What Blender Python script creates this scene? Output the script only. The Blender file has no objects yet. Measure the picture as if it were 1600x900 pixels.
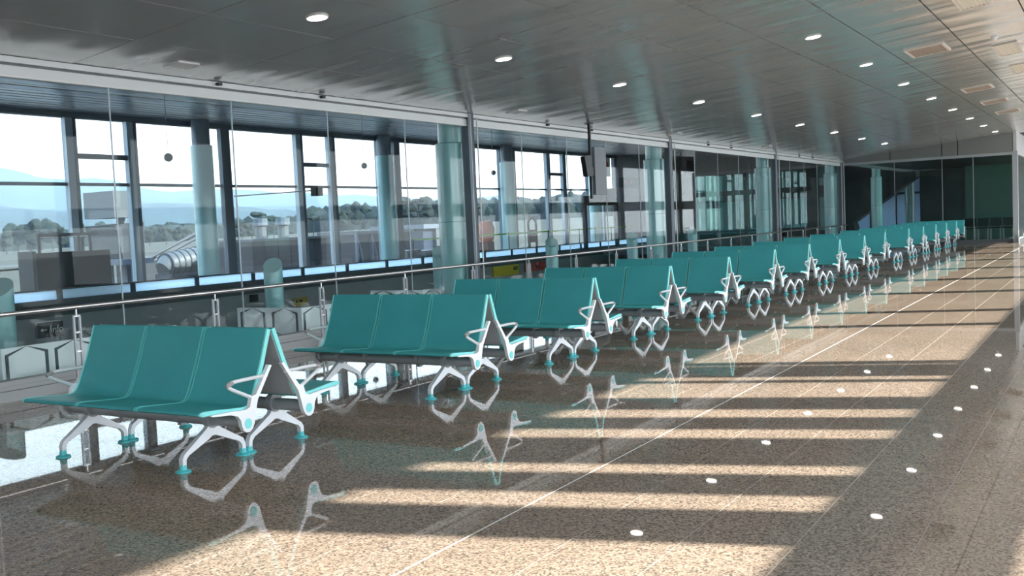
import bpy, bmesh, math, random
from mathutils import Vector, Matrix, noise
random.seed(7)
SC = bpy.context.scene
COL = SC.collection

# ------------------------------------------------------------------ camera
EYE = 1.55                      # eye height above the concourse floor
FOC = 1580.0                    # focal length in pixels of a 1600 px wide frame
def _unit(v):
    v = Vector(v); v.normalize(); return v
_Y = _unit((1748 - 800, 306 - 450, FOC))          # corridor direction seen in the lens
_X = -_unit((-1843 - 800, 470 - 450, FOC)); _X = _unit(_X - _Y * _X.dot(_Y))
_Z = _X.cross(_Y)
def ray(px, py):
    c = Vector((px - 800, py - 450, FOC))
    return Vector((_X.dot(c), _Y.dot(c), _Z.dot(c)))
def on_x(px, py, X):
    d = ray(px, py); t = X / d.x
    return Vector((X, d.y * t, EYE + d.z * t))
def on_y(px, py, Y):
    d = ray(px, py); t = Y / d.y
    return Vector((d.x * t, Y, EYE + d.z * t))
cam_d = bpy.data.cameras.new('camera'); cam = bpy.data.objects.new('camera', cam_d); COL.objects.link(cam)
cam_d.sensor_width = 36; cam_d.lens = 36 * FOC / 1600; cam_d.clip_end = 30000; cam_d.clip_start = .05
m = Matrix.Identity(4)
for r, a in enumerate((_X, _Y, _Z)):
    m[r][0] = a.x; m[r][1] = -a.y; m[r][2] = -a.z
m[2][3] = EYE
cam.matrix_world = m
SC.camera = cam

# ------------------------------------------------------------------ sky, sun, exposure
SC.view_settings.view_transform = 'Standard'; SC.view_settings.look = 'None'
SC.view_settings.gamma = 1; SC.view_settings.use_curve_mapping = False
SC.view_settings.exposure = 1.96
W = bpy.data.worlds.new('world'); SC.world = W; W.use_nodes = True
wt = W.node_tree; wt.nodes.clear()
wo = wt.nodes.new('ShaderNodeOutputWorld'); wb = wt.nodes.new('ShaderNodeBackground')
tc = wt.nodes.new('ShaderNodeTexCoord'); sx = wt.nodes.new('ShaderNodeSeparateXYZ'); cr = wt.nodes.new('ShaderNodeValToRGB')
wt.links.new(tc.outputs['Generated'], sx.inputs[0]); wt.links.new(sx.outputs['Z'], cr.inputs[0])
e = cr.color_ramp.elements
e[0].position = 0.0; e[0].color = (.90, .95, 1, 1)
e[1].position = 0.75; e[1].color = (.42, .62, .95, 1)
k = cr.color_ramp.elements.new(.28); k.color = (.80, .89, 1, 1)
wt.links.new(cr.outputs[0], wb.inputs[0]); wb.inputs[1].default_value = 1.38
wt.links.new(wb.outputs[0], wo.inputs[0])
SUN_AZ, SUN_EL = .32, .60
sd = bpy.data.lights.new('sun', 'SUN'); sd.energy = 4.9; sd.angle = math.radians(.9); sd.color = (1, .92, .84)
sun = bpy.data.objects.new('sun', sd); COL.objects.link(sun); sun.location = (40, 20, 40)
sdir = Vector((-1, -SUN_AZ, -SUN_EL * math.hypot(1, SUN_AZ)))
sun.rotation_euler = sdir.to_track_quat('-Z', 'Y').to_euler()

# ------------------------------------------------------------------ materials
MATS = {}
def P(name, col, rough=.5, metal=0, spec=.5, emit=None, es=1, coat=0, var=0, vscale=6, bump=0, bscale=60, alpha=None):
    mt = bpy.data.materials.new(name); mt.use_nodes = True; nt = mt.node_tree
    b = nt.nodes['Principled BSDF']
    b.inputs['Base Color'].default_value = (*col, 1); b.inputs['Roughness'].default_value = rough
    b.inputs['Metallic'].default_value = metal; b.inputs['Specular IOR Level'].default_value = spec
    if coat: b.inputs['Coat Weight'].default_value = coat; b.inputs['Coat Roughness'].default_value = .08
    if emit: b.inputs['Emission Color'].default_value = (*emit, 1); b.inputs['Emission Strength'].default_value = es
    if var or bump:
        ge = nt.nodes.new('ShaderNodeNewGeometry')
        nz = nt.nodes.new('ShaderNodeTexNoise'); nz.inputs['Scale'].default_value = vscale; nz.inputs['Detail'].default_value = 4
        nt.links.new(ge.outputs['Position'], nz.inputs['Vector'])
        if var:
            rp = nt.nodes.new('ShaderNodeValToRGB'); el = rp.color_ramp.elements
            el[0].position = .3; el[1].position = .7
            el[0].color = (*[max(0, c * (1 - var)) for c in col], 1); el[1].color = (*[min(1, c * (1 + var)) for c in col], 1)
            nt.links.new(nz.outputs['Fac'], rp.inputs[0]); nt.links.new(rp.outputs[0], b.inputs['Base Color'])
        if bump:
            n2 = nt.nodes.new('ShaderNodeTexNoise'); n2.inputs['Scale'].default_value = bscale
            nt.links.new(ge.outputs['Position'], n2.inputs['Vector'])
            bp = nt.nodes.new('ShaderNodeBump'); bp.inputs['Strength'].default_value = bump; bp.inputs['Distance'].default_value = .02
            nt.links.new(n2.outputs['Fac'], bp.inputs['Height']); nt.links.new(bp.outputs[0], b.inputs['Normal'])
    MATS[name] = mt; return mt
def GLASS(name, tint, refl=.42, base=.012):
    mt = bpy.data.materials.new(name); mt.use_nodes = True; nt = mt.node_tree; nt.nodes.clear()
    o = nt.nodes.new('ShaderNodeOutputMaterial'); mx = nt.nodes.new('ShaderNodeMixShader')
    tr = nt.nodes.new('ShaderNodeBsdfTransparent'); gl = nt.nodes.new('ShaderNodeBsdfGlossy')
    tr.inputs[0].default_value = (*tint, 1); gl.inputs['Roughness'].default_value = 0; gl.inputs[0].default_value = (1, 1, 1, 1)
    lw = nt.nodes.new('ShaderNodeLayerWeight'); lw.inputs[0].default_value = .5
    pw = nt.nodes.new('ShaderNodeMath'); pw.operation = 'POWER'; pw.inputs[1].default_value = 5
    mu = nt.nodes.new('ShaderNodeMath'); mu.operation = 'MULTIPLY_ADD'; mu.inputs[1].default_value = (1 - base) * refl; mu.inputs[2].default_value = base
    nt.links.new(lw.outputs['Facing'], pw.inputs[0]); nt.links.new(pw.outputs[0], mu.inputs[0])
    nt.links.new(mu.outputs[0], mx.inputs[0]); nt.links.new(tr.outputs[0], mx.inputs[1]); nt.links.new(gl.outputs[0], mx.inputs[2])
    nt.links.new(mx.outputs[0], o.inputs[0]); MATS[name] = mt; return mt
def granite():
    mt = bpy.data.materials.new('granite'); mt.use_nodes = True; nt = mt.node_tree; b = nt.nodes['Principled BSDF']
    ge = nt.nodes.new('ShaderNodeNewGeometry')
    v = nt.nodes.new('ShaderNodeTexVoronoi'); v.inputs['Scale'].default_value = 95
    n = nt.nodes.new('ShaderNodeTexNoise'); n.inputs['Scale'].default_value = 48; n.inputs['Detail'].default_value = 5; n.inputs['Roughness'].default_value = .7
    n2 = nt.nodes.new('ShaderNodeTexNoise'); n2.inputs['Scale'].default_value = .9; n2.inputs['Detail'].default_value = 3
    for q in (v, n, n2): nt.links.new(ge.outputs['Position'], q.inputs['Vector'])
    bw = nt.nodes.new('ShaderNodeRGBToBW'); nt.links.new(v.outputs['Color'], bw.inputs[0])
    ad = nt.nodes.new('ShaderNodeMath'); ad.operation = 'ADD'; nt.links.new(bw.outputs[0], ad.inputs[0]); nt.links.new(n.outputs['Fac'], ad.inputs[1])
    hf = nt.nodes.new('ShaderNodeMath'); hf.operation = 'MULTIPLY'; hf.inputs[1].default_value = .5; nt.links.new(ad.outputs[0], hf.inputs[0])
    rp = nt.nodes.new('ShaderNodeValToRGB'); el = rp.color_ramp.elements
    el[0].position = .27; el[0].color = (.115, .10, .092, 1)
    el[1].position = .72; el[1].color = (.52, .45, .38, 1)
    for ps, c in ((.38, (.20, .165, .14)), (.48, (.34, .275, .225)), (.60, (.41, .34, .285))):
        q = rp.color_ramp.elements.new(ps); q.color = (*c, 1)
    nt.links.new(hf.outputs[0], rp.inputs[0])
    r2 = nt.nodes.new('ShaderNodeValToRGB'); r2.color_ramp.elements[0].position = .35; r2.color_ramp.elements[1].position = .65
    r2.color_ramp.elements[0].color = (.92, .87, .80, 1); r2.color_ramp.elements[1].color = (1.08, 1.02, .94, 1)
    nt.links.new(n2.outputs['Fac'], r2.inputs[0])
    mx = nt.nodes.new('ShaderNodeMix'); mx.data_type = 'RGBA'; mx.blend_type = 'MULTIPLY'; mx.inputs[0].default_value = 1
    nt.links.new(rp.outputs[0], mx.inputs[6]); nt.links.new(r2.outputs[0], mx.inputs[7]); nt.links.new(mx.outputs[2], b.inputs['Base Color'])
    b.inputs['Roughness'].default_value = .018; b.inputs['IOR'].default_value = 1.5
    MATS['granite'] = mt
granite()
def metal_ceiling():
    mt = P('ceiling_metal', (.66, .68, .68), .19, .6)
    nt = mt.node_tree; b = nt.nodes['Principled BSDF']
    ge = nt.nodes.new('ShaderNodeNewGeometry'); mp = nt.nodes.new('ShaderNodeMapping'); mp.inputs['Scale'].default_value = (.45, 1.5, 1)
    nz = nt.nodes.new('ShaderNodeTexNoise'); nz.inputs['Scale'].default_value = 1.1; nz.inputs['Detail'].default_value = 1.5
    bp = nt.nodes.new('ShaderNodeBump'); bp.inputs['Strength'].default_value = .62; bp.inputs['Distance'].default_value = .05
    nt.links.new(ge.outputs['Position'], mp.inputs[0]); nt.links.new(mp.outputs[0], nz.inputs['Vector'])
    nt.links.new(nz.outputs['Fac'], bp.inputs['Height']); nt.links.new(bp.outputs[0], b.inputs['Normal'])
metal_ceiling()
def translucent(name, col):
    mt = bpy.data.materials.new(name); mt.use_nodes = True; nt = mt.node_tree; nt.nodes.clear()
    o = nt.nodes.new('ShaderNodeOutputMaterial'); a = nt.nodes.new('ShaderNodeAddShader')
    t = nt.nodes.new('ShaderNodeBsdfTranslucent'); d = nt.nodes.new('ShaderNodeBsdfDiffuse')
    t.inputs[0].default_value = (*col, 1); d.inputs[0].default_value = (*[c * .5 for c in col], 1)
    nt.links.new(t.outputs[0], a.inputs[0]); nt.links.new(d.outputs[0], a.inputs[1]); nt.links.new(a.outputs[0], o.inputs[0])
    MATS[name] = mt
GLASS('glass', (.95, .985, .98)); GLASS('facade_glass', (.72, .765, .785)); GLASS('clear_glass', (.97, .99, .99)); GLASS('green_glass', (.62, .82, .78), base=.07)
P('grout', (.62, .59, .55), .6); P('joint_pale', (.78, .76, .72), .5); P('slab', (.45, .45, .45), .8, var=.1); P('plaster', (.62, .62, .61), .8, var=.05)
P('dark_joint', (.05, .05, .055), .8)
P('teal_shell', (.050, .385, .41), .42, var=.05, vscale=3, bump=.02, bscale=300); P('aqua_edge', (.26, .84, .82), .4)
P('aqua_inner', (.15, .62, .62), .4); P('aqua_cap', (.09, .58, .60), .4); P('aluminium', (.88, .89, .91), .3, .2); P('grey_metal', (.36, .37, .385), .4, .2)
P('back_grey', (.38, .39, .40), .55); P('arm_pad', (.36, .34, .34), .6)
P('steel', (.72, .70, .71), .18, .95); P('steel_bar', (.52, .50, .51), .3, .7)
P('post_dark', (.085, .10, .12), .35, .3); P('post_light', (.42, .45, .48), .35, .4)
P('rail_white', (.74, .76, .77), .4, .1); P('rail_groove', (.20, .21, .22), .5)
P('curb', (.46, .47, .48), .45, .2)
P('column_teal', (.32, .58, .60), .22, coat=.4, var=.04, vscale=1.5); P('column_ring', (.10, .26, .28), .4)
P('lamp_trim', (.75, .75, .74), .4); P('lamp_glow', (1, 1, 1), .5, emit=(1, .95, .86), es=7)
P('square_white', (.85, .86, .86), .5)  # plain white plate, no emission
P('vent_frame', (.66, .62, .56), .5); P('vent_dark', (.30, .245, .20), .6); P('vent_light', (.70, .66, .56), .6)
P('black', (.012, .013, .015), .4); P('screen_grey', (.13, .15, .175), .35)
P('mullion', (.18, .215, .26), .4, .2); P('mullion_light', (.36, .42, .48), .4, .2); P('facade_dark', (.13, .15, .175), .5)
P('slat', (.82, .86, .89), .3, .85, var=.08, vscale=.7); P('wall_grey', (.34, .365, .365), .7, var=.08, vscale=1)
P('sill_dark', (.09, .10, .11), .6); translucent('blue_panel', (.80, .90, .98)); translucent('frosted', (.20, .26, .31))
P('hex_white', (.90, .93, .94), .5); P('hex_line', (.06, .085, .10), .5)
P('sign_yellow', (.78, .62, .03), .4); P('sign_red', (.50, .07, .05), .4); P('sign_olive', (.45, .36, .06), .5); P('white', (.85, .85, .84), .5)
P('red', (.62, .05, .04), .5); P('green_belt', (.20, .62, .06), .5); P('orange', (.72, .20, .12), .5); P('rust', (.14, .055, .04), .5)
P('grass', (.042, .041, .024), .9, var=.3, vscale=.05); P('apron', (.085, .084, .08), .85, var=.1, vscale=.2)
P('foliage', (.012, .020, .014), .9, var=.35, vscale=.12); P('trunk', (.03, .024, .02), .9); P('mountain', (.03, .042, .035), 1, var=.25, vscale=.004)
P('equip_grey', (.032, .037, .043), .6, var=.08, vscale=1); P('equip_light', (.10, .11, .115), .5); P('equip_blue', (.03, .045, .07), .5)
P('added_ground', (.22, .215, .205), .9, var=.08, vscale=.3); P('green_wall', (.08, .13, .11), .5); P('dark_wall', (.055, .058, .062), .6, var=.2, vscale=.8); P('brown_wall', (.15, .14, .135), .6, var=.1)
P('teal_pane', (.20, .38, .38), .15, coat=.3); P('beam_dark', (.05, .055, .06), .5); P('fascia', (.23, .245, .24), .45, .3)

# ------------------------------------------------------------------ mesh helpers
class MB:
    def __init__(s): s.v = []; s.f = []
    def add(s, vs, fs):
        o = len(s.v); s.v += [tuple(q) for q in vs]; s.f += [tuple(i + o for i in f) for f in fs]; return s
    def box(s, x0, x1, y0, y1, z0, z1):
        vs = [(x, y, z) for x in (x0, x1) for y in (y0, y1) for z in (z0, z1)]
        return s.add(vs, [(0, 1, 3, 2), (4, 6, 7, 5), (0, 4, 5, 1), (2, 3, 7, 6), (0, 2, 6, 4), (1, 5, 7, 3)])
    def prism(s, pts, axis, a, b):
        n = len(pts)
        def mk(u, v, w): return {'x': (w, u, v), 'y': (u, w, v), 'z': (u, v, w)}[axis]
        vs = [mk(u, v, a) for u, v in pts] + [mk(u, v, b) for u, v in pts]
        return s.add(vs, [tuple(range(n))[::-1], tuple(range(n, 2 * n))] + [(i, (i + 1) % n, n + (i + 1) % n, n + i) for i in range(n)])
    def tube(s, pts, r, n=8, closed=False, ry=None):
        pts = [Vector(p) for p in pts]; rings = []
        N = len(pts)
        for i, p in enumerate(pts):
            if closed: t = (pts[(i + 1) % N] - pts[i - 1])
            else: t = pts[min(i + 1, N - 1)] - pts[max(i - 1, 0)]
            t.normalize()
            up = Vector((0, 0, 1)) if abs(t.z) < .95 else Vector((1, 0, 0))
            a = t.cross(up).normalized(); b = a.cross(t)
            rr = r[i] if isinstance(r, (list, tuple)) else r
            rings.append([p + a * rr * math.cos(2 * math.pi * k / n) + b * (ry or rr) * math.sin(2 * math.pi * k / n) for k in range(n)])
        o = [v for q in rings for v in q]; f = []
        for i in range(N if closed else N - 1):
            j = (i + 1) % N
            for k in range(n): f.append((i * n + k, i * n + (k + 1) % n, j * n + (k + 1) % n, j * n + k))
        if not closed: f += [tuple(range(n))[::-1], tuple(range((N - 1) * n, N * n))]
        return s.add(o, f)
    def lathe(s, prof, cx=0, cy=0, n=20):
        vs = []; f = []; m = len(prof)
        for k in range(n):
            a = 2 * math.pi * k / n
            vs += [(cx + r * math.cos(a), cy + r * math.sin(a), z) for r, z in prof]
        for k in range(n):
            j = (k + 1) % n
            for i in range(m - 1): f.append((k * m + i, j * m + i, j * m + i + 1, k * m + i + 1))
        f.append(tuple(k * m for k in range(n))[::-1]); f.append(tuple(k * m + m - 1 for k in range(n)))
        return s.add(vs, f)
    def mesh(s, name, mat, smooth=False):
        me = bpy.data.meshes.new(name); me.from_pydata(s.v, [], s.f); me.materials.append(MATS[mat])
        bm = bmesh.new(); bm.from_mesh(me); bmesh.ops.recalc_face_normals(bm, faces=bm.faces); bm.to_mesh(me); bm.free()
        if smooth: me.shade_smooth(); me.set_sharp_from_angle(angle=math.radians(40))
        return me
def link(name, me, parent=None, loc=None):
    o = bpy.data.objects.new(name, me); COL.objects.link(o)
    if parent: o.parent = parent
    if loc is not None: o.location = loc
    return o
def build(name, mb, mat, parent=None, loc=None, smooth=False): return link(name, mb.mesh(name, mat, smooth), parent, loc)
def tag(o, label, cat, group=None):
    o['label'] = label; o['category'] = cat
    if group: o['group'] = group
    return o
def struct(o, label=None):
    o['kind'] = 'structure'
    if label: o['label'] = label
    return o
def empty(name, loc=(0, 0, 0), rz=0):
    o = bpy.data.objects.new(name, None); COL.objects.link(o); o.location = loc; o.rotation_euler.z = rz; o.empty_display_size = .1; return o
def copy_tree(o, parent=None):
    c = o.copy(); COL.objects.link(c); c.parent = parent
    for ch in list(o.children): copy_tree(ch, c)
    return c
def B(*a): return MB().box(*a)
ORD = ['nearest', 'second nearest'] + [w for w in 'third fourth fifth sixth seventh eighth ninth tenth eleventh twelfth thirteenth fourteenth fifteenth sixteenth seventeenth eighteenth nineteenth twentieth'.split()]
def nth(i): return ORD[i] if i < 2 else ORD[i] + ' nearest'

# ------------------------------------------------------------------ main dimensions
GX = -9.6                                   # glass screen
RX = 2.5                                    # sun-side window wall
YB, YF, YE = -14.0, 42.3, 63.0               # rear wall, end screen, end of the hall
SL = .106
def cz(x): return 3.45 + SL * (x + 9.65)    # sloping concourse ceiling
HALL_X, HALL_Z, LOW_Z = -28.2, 5.65, -4.5

# ------------------------------------------------------------------ floor with tiles
floor = struct(build('floor', B(GX - 2.7, RX + .3, YB, YE, -.4, -.0015), 'grout'), 'polished brown granite concourse floor')
TW, TL = .5, 1.0
off = {}
fixed = {0: -.05, -1: -.05, -2: -.05, -3: -.05, -4: .2, -5: .7, -6: .02, -7: .55}
def tile_mesh(w, l, name='floor_tile'):
    return B(-w / 2, w / 2, -l / 2, l / 2, -.0015, 0).mesh(name, 'granite')
tm = tile_mesh(TW - .004, TL - .004); cand = []
for i in range(-14, 11):
    x0 = -2.8 + TW * i
    if x0 < GX + .1 or x0 > RX - .1: continue
    o_ = fixed.get(i, random.choice((0, .25, .5, .75)))
    for j in range(-14, 64):
        y0 = j * TL + o_
        if y0 + TL > YE: continue
        c = Vector((x0 + TW / 2 , y0 + TL / 2, 0))
        d = c - Vector((0, 0, EYE)); q = Vector((_X.x * d.x + _Y.x * d.y + _Z.x * d.z, _X.y * d.x + _Y.y * d.y + _Z.y * d.z, _X.z * d.x + _Y.z * d.y + _Z.z * d.z))
        vis = q.z > .5 and -60 < 800 + FOC * q.x / q.z < 1660 and 200 < 450 + FOC * q.y / q.z < 960
        cand.append((0 if vis else 1, d.length, c))
cand.sort(key=lambda t: (t[0], t[1]))
for n_, (v_, d_, c) in enumerate(cand[:300]):
    link('floor_tile', tm, floor, c)
rest = MB()
for v_, d_, c in cand[300:]:
    rest.box(c.x - TW / 2 + .002, c.x + TW / 2 - .002, c.y - TL / 2 + .002, c.y + TL / 2 - .002, -.003, 0)
build('joint_strip', B(-2.805, -2.795, YB, YE, -.001, .0006), 'joint_pale', floor)
rs = build('floor_tiles_beyond', rest, 'granite', floor); rs['kind'] = 'stuff'
struct(build('floor_gallery_edge', B(GX - 2.7, GX - .15, YB, YE, 0, .004), 'slab'), 'grey slab strip behind the glass screen')

# ------------------------------------------------------------------ ceiling with panels
cl = MB()
cl.add([(GX - .05, YB, cz(GX) + .03), (RX, YB, cz(RX) + .03), (RX, YE, cz(RX) + .03), (GX - .05, YE, cz(GX) + .03),
        (GX - .05, YB, cz(GX) + .3), (RX, YB, cz(RX) + .3), (RX, YE, cz(RX) + .3), (GX - .05, YE, cz(GX) + .3)],
       [(0, 1, 2, 3), (4, 7, 6, 5), (0, 4, 5, 1), (1, 5, 6, 2), (2, 6, 7, 3), (3, 7, 4, 0)])
ceiling = struct(build('ceiling', cl, 'dark_joint'), 'sloping ceiling of large grey metal panels')
PW, PL = 1.045, 1.83
ang = -math.atan(SL)
pm = B(-PW / 2 / math.cos(ang) + .009, PW / 2 / math.cos(ang) - .009, -PL / 2 + .009, PL / 2 - .009, 0, .025).mesh('ceiling_panel', 'ceiling_metal')
YP0 = 6.98
for i in range(-6, 6):
    xc = -3.28 + PW * (i + .5)
    if xc + PW / 2 > RX + .05: continue
    for j in range(-2, 20):
        o = link('ceiling_panel', pm, ceiling, (xc, YP0 + PL * (j + .5), cz(xc))); o.rotation_euler.y = ang + random.uniform(-.003, .003); o.rotation_euler.x = random.uniform(-.004, .004)
rear = MB()
for i in range(-6, 5):
    for j in range(-11, -2):
        a, b_ = -3.28 + PW * i + .009, -3.28 + PW * (i + 1) - .009; c, d = YP0 + PL * j + .009, YP0 + PL * (j + 1) - .009
        rear.add([(x_, y_, cz(x_) + dz) for dz in (0, .02) for x_, y_ in ((a, c), (b_, c), (b_, d), (a, d))], [(0, 1, 2, 3), (4, 7, 6, 5), (0, 4, 5, 1), (1, 5, 6, 2), (2, 6, 7, 3), (3, 7, 4, 0)])
build('ceiling_panels_behind', rear, 'ceiling_metal', ceiling)['kind'] = 'stuff'
filler = MB()
for (a, b_) in ((GX - .05, -3.28 - PW * 6 - .004), (-3.28 + PW * 5 + .004, RX)):
    filler.add([(a, YB, cz(a)), (b_, YB, cz(b_)), (b_, YF + 1, cz(b_)), (a, YF + 1, cz(a)), (a, YB, cz(a) + .02), (b_, YB, cz(b_) + .02), (b_, YF + 1, cz(b_) + .02), (a, YF + 1, cz(a) + .02)],
               [(0, 1, 2, 3), (4, 7, 6, 5), (0, 4, 5, 1), (1, 5, 6, 2), (2, 6, 7, 3), (3, 7, 4, 0)])
build('edge_filler', filler, 'ceiling_metal', ceiling)

# downlights
def downlight(x, y, label, r=.105):
    t = empty('ceiling_downlight', (x, y, cz(x))); t.rotation_euler.y = ang; tag(t, label, 'ceiling light', 'round ceiling downlights')
    link('trim_ring', DL_RING, t); link('diffuser', DL_DISC, t); return t
DL_RING = MB().lathe([(.118, -.001), (.118, -.012), (.112, -.016), (.102, -.016), (.100, -.004), (.100, -.001)], n=24).mesh('trim_ring', 'lamp_trim', True)
DL_DISC = MB().lathe([(.001, -.004), (.098, -.004), (.098, -.009), (.001, -.011)], n=24).mesh('diffuser', 'lamp_glow')
for k in range(-3, 9):
    y = 7.98 + 3.64 * k
    if k >= 0: lab = f'round recessed downlight, {nth(k)} in the ceiling row closer to the glass'
    else: lab = f'round recessed downlight of the glass-side row, {["just","two places","three places"][-k-1]} behind the viewer'
    downlight(-6.97, y, lab)
for k in range(-2, 9):
    y = 15.15 + 3.63 * k
    if k >= 0: lab = f'round recessed downlight, {nth(k)} visible in the ceiling row away from the glass'
    else: lab = f'round downlight of the far-from-glass row, {["one","two"][-k-1]} short of the picture'
    downlight(-3.81, y, lab)
# small square fittings near the glass
SQ = B(-.11, .11, -.13, .13, -.012, 0)
sqm = SQ.mesh('fitting_plate', 'square_white'); sqf = MB()
sqf.box(-.13, .13, -.15, -.13, -.016, 0).box(-.13, .13, .13, .15, -.016, 0).box(-.13, -.11, -.13, .13, -.016, 0).box(.11, .13, -.13, .13, -.016, 0)
sqf = sqf.mesh('fitting_frame', 'lamp_trim')
for k, y in enumerate((8.06, 15.5, 22.94, 30.3)):
    t = empty('ceiling_fitting', (-9.08, y, cz(-9.08))); t.rotation_euler.y = ang
    tag(t, f'small square white ceiling plate beside the glass screen, {nth(k)}', 'ceiling plate', 'square plates along the glass')
    link('fitting_plate', sqm, t); link('fitting_frame', sqf, t)
# vents
def vent(x, y, w, l, inner, label, slats=True):
    t = empty('ceiling_vent', (x, y, cz(x))); t.rotation_euler.y = ang; tag(t, label, 'vent', 'ceiling vents')
    f = MB(); b = .035
    f.box(-w / 2, w / 2, -l / 2, -l / 2 + b, -.02, 0).box(-w / 2, w / 2, l / 2 - b, l / 2, -.02, 0).box(-w / 2, -w / 2 + b, -l / 2 + b, l / 2 - b, -.02, 0).box(w / 2 - b, w / 2, -l / 2 + b, l / 2 - b, -.02, 0)
    build('frame', f, 'vent_frame', t); build('backing', B(-w / 2 + b, w / 2 - b, -l / 2 + b, l / 2 - b, -.004, 0), inner, t)
    n = 6
    for i in range(n):
        u = -w / 2 + b + (i + .5) * (w - 2 * b) / n
        build('slat', B(u - .012, u + .012, -l / 2 + b, l / 2 - b, -.014, -.005), inner, t)
for k, y in enumerate((18.71, 25.87, 29.6, 33.3)):
    vent(-2.78, y, .62, .95, 'vent_dark', f'brown louvred ceiling vent, {nth(k)} in the row at the upper right')
for k, y in enumerate((15.0, 20.55, 23.7)):
    vent(-1.70, y, .40, 1.5, 'vent_light', f'cream slotted ceiling vent at the right edge of the picture, {nth(k)}')
t = empty('smoke_detector', (-1.76, 18.85, cz(-1.76))); tag(t, 'small round white smoke detector on the ceiling between the vents', 'smoke detector')
build('base', MB().lathe([(.001, 0), (.06, 0), (.06, -.02), (.001, -.02)], n=16), 'white', t); build('sensor_dome', MB().lathe([(.001, -.02), (.045, -.02), (.04, -.05), (.02, -.06), (.001, -.06)], n=16), 'white', t, smooth=True)

# ------------------------------------------------------------------ sun-side window wall (right, outside the frame)
wr = struct(empty('wall_right', (0, 0, 0)), 'window wall on the sunny side')
solid = [(YB, YB + .3), (-11, -10.8), (-8, -7.8), (-5, -4.8), (-2, -1.8), (1, 1.2), (2.9, 4.0), (5.84, 6.39), (6.74, 7.18), (7.45, 8.22), (8.57, 8.99), (9.37, 9.88), (10.71, 10.82), (11.06, 11.75), (11.84, 12.03), (15.26, 15.5), (17.12, 17.4), (20.54, 20.95), (23.9, 24.4), (27.6, 28.1), (31.4, 31.9), (35.2, 35.7), (39, 39.5), (43, 43.5), (47, 47.5), (51, 51.5), (55, 55.5), (59, 59.5), (62.5, YE)]
for a, b_ in solid:
    up = 5.8 < a < 11.8 and b_ - a > .3      # panels that close only the upper lights
    build('blind_panel' if up else 'pier', B(RX - .02, RX + .16, a, b_, 1.95 if up else 0, 4.8), 'mullion_light', wr)
for a in (6.29, 8.6, 11.2): build('pier', B(RX - .02, RX + .16, a, a + .16, 0, 2.0), 'mullion_light', wr)
build('sill', B(RX - .05, RX + .2, YB, YE, 0, .12), 'mullion_light', wr)
build('transom', B(RX - .04, RX + .18, YB, YE, 1.92, 2.39), 'mullion_light', wr)
build('header', B(RX - .04, RX + .18, YB, YE, 4.15, 5.1), 'mullion_light', wr)
gaps = [(solid[i][1], solid[i + 1][0]) for i in range(len(solid) - 1)]
for a, b_ in gaps:
    build('pane', B(RX + .06, RX + .072, a, b_, .12, 1.92), 'clear_glass', wr); build('pane', B(RX + .06, RX + .072, a, b_, 2.39, 4.15), 'clear_glass', wr)
# rear wall behind the viewer
struct(build('wall_back', B(HALL_X - .3, RX + .2, YB - .2, YB, LOW_Z, 6), 'plaster'), 'plain wall behind the viewer')

# ------------------------------------------------------------------ glass screen on the left
gs = struct(empty('window_1', (0, 0, 0)), 'frameless glass screen between concourse and hall')
PITCH = 9.05 / 5
posts = [14.7 + 9.05 * k for k in range(-2, 4)]
y = posts[0]; seams = []
while y > YB: y -= PITCH
while y < YF - .1: seams.append(y); y += PITCH
pane_m = B(-.006, .006, .006, PITCH - .006, .20, 3.27).mesh('glass_pane', 'glass')
seam_m = B(-.008, .008, -.005, .005, .20, 3.27).mesh('seam', 'post_light')
for y in seams:
    if y < YB - PITCH + .5: continue
    if y + PITCH <= YF + .3: link('glass_pane', pane_m, gs, (GX, y, 0))
    if min(abs(y - p) for p in posts) > .2: link('seam', seam_m, gs, (GX, y, 0))
pst = MB().box(-.09, .09, -.06, .06, .0, 3.46)
pm1 = pst.mesh('post', 'post_dark'); pm2 = B(.06, .11, -.075, -.06, 0, 3.46).mesh('post_flange', 'post_light'); pm3 = MB().tube([(.13, .10, .3), (.13, .10, 3.4)], .012, 6).mesh('cable', 'rail_white')
for p in posts:
    o = link('post', pm1, gs, (GX, p, 0)); link('post_flange', pm2, o); link('cable', pm3, o)
o = link('post', pm1, gs, (GX, YF - .1, 0))
build('top_rail', B(GX - .05, GX + .03, YB, YF, 3.25, 3.37), 'rail_white', gs)
build('rail_groove', B(GX - .04, GX + .0, YB, YF, 3.36, 3.40), 'rail_groove', gs)
build('ceiling_rail', B(GX - .05, GX + .07, YB, YF, 3.395, 3.455), 'rail_white', gs)
build('rail_lip', B(GX + .03, GX + .04, YB, YF, 3.255, 3.27), 'white', gs)
clip = B(-.03, .03, -.028, .028, 0, .035).mesh('rail_clip', 'black')
for y in [9.0, 10.9, 17.4, 19.3, 26.4, 28.3, 35.5, 37.3]:
    link('rail_clip', clip, gs, (GX + .10, y, 3.44 - .03))
cb = struct(empty('baseboard_left', (0, 0, 0)), 'grey stepped metal kerb under the glass screen')
build('kerb_foot', B(GX - .1, GX + .10, YB, YF, 0, .105), 'curb', cb); build('kerb_groove', B(GX - .1, GX + .085, YB, YF, .105, .115), 'rail_groove', cb)
build('kerb_cap', B(GX - .1, GX + .095, YB, YF, .115, .155), 'curb', cb); build('kerb_bead', B(GX - .08, GX + .075, YB, YF, .155, .205), 'curb', cb)
# wall above the screen up to the hall ceiling, and edge of the slab below it
struct(build('wall_upper', B(GX - .25, GX - .12, YB, YE, 3.35, HALL_Z + .2), 'wall_grey'), 'grey bulkhead above the glass screen')
struct(build('wall_slab_edge', B(GX - 2.8, GX - 2.7, YB, YE, LOW_Z, .0), 'wall_grey'), 'slab edge above the lower hall')

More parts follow.
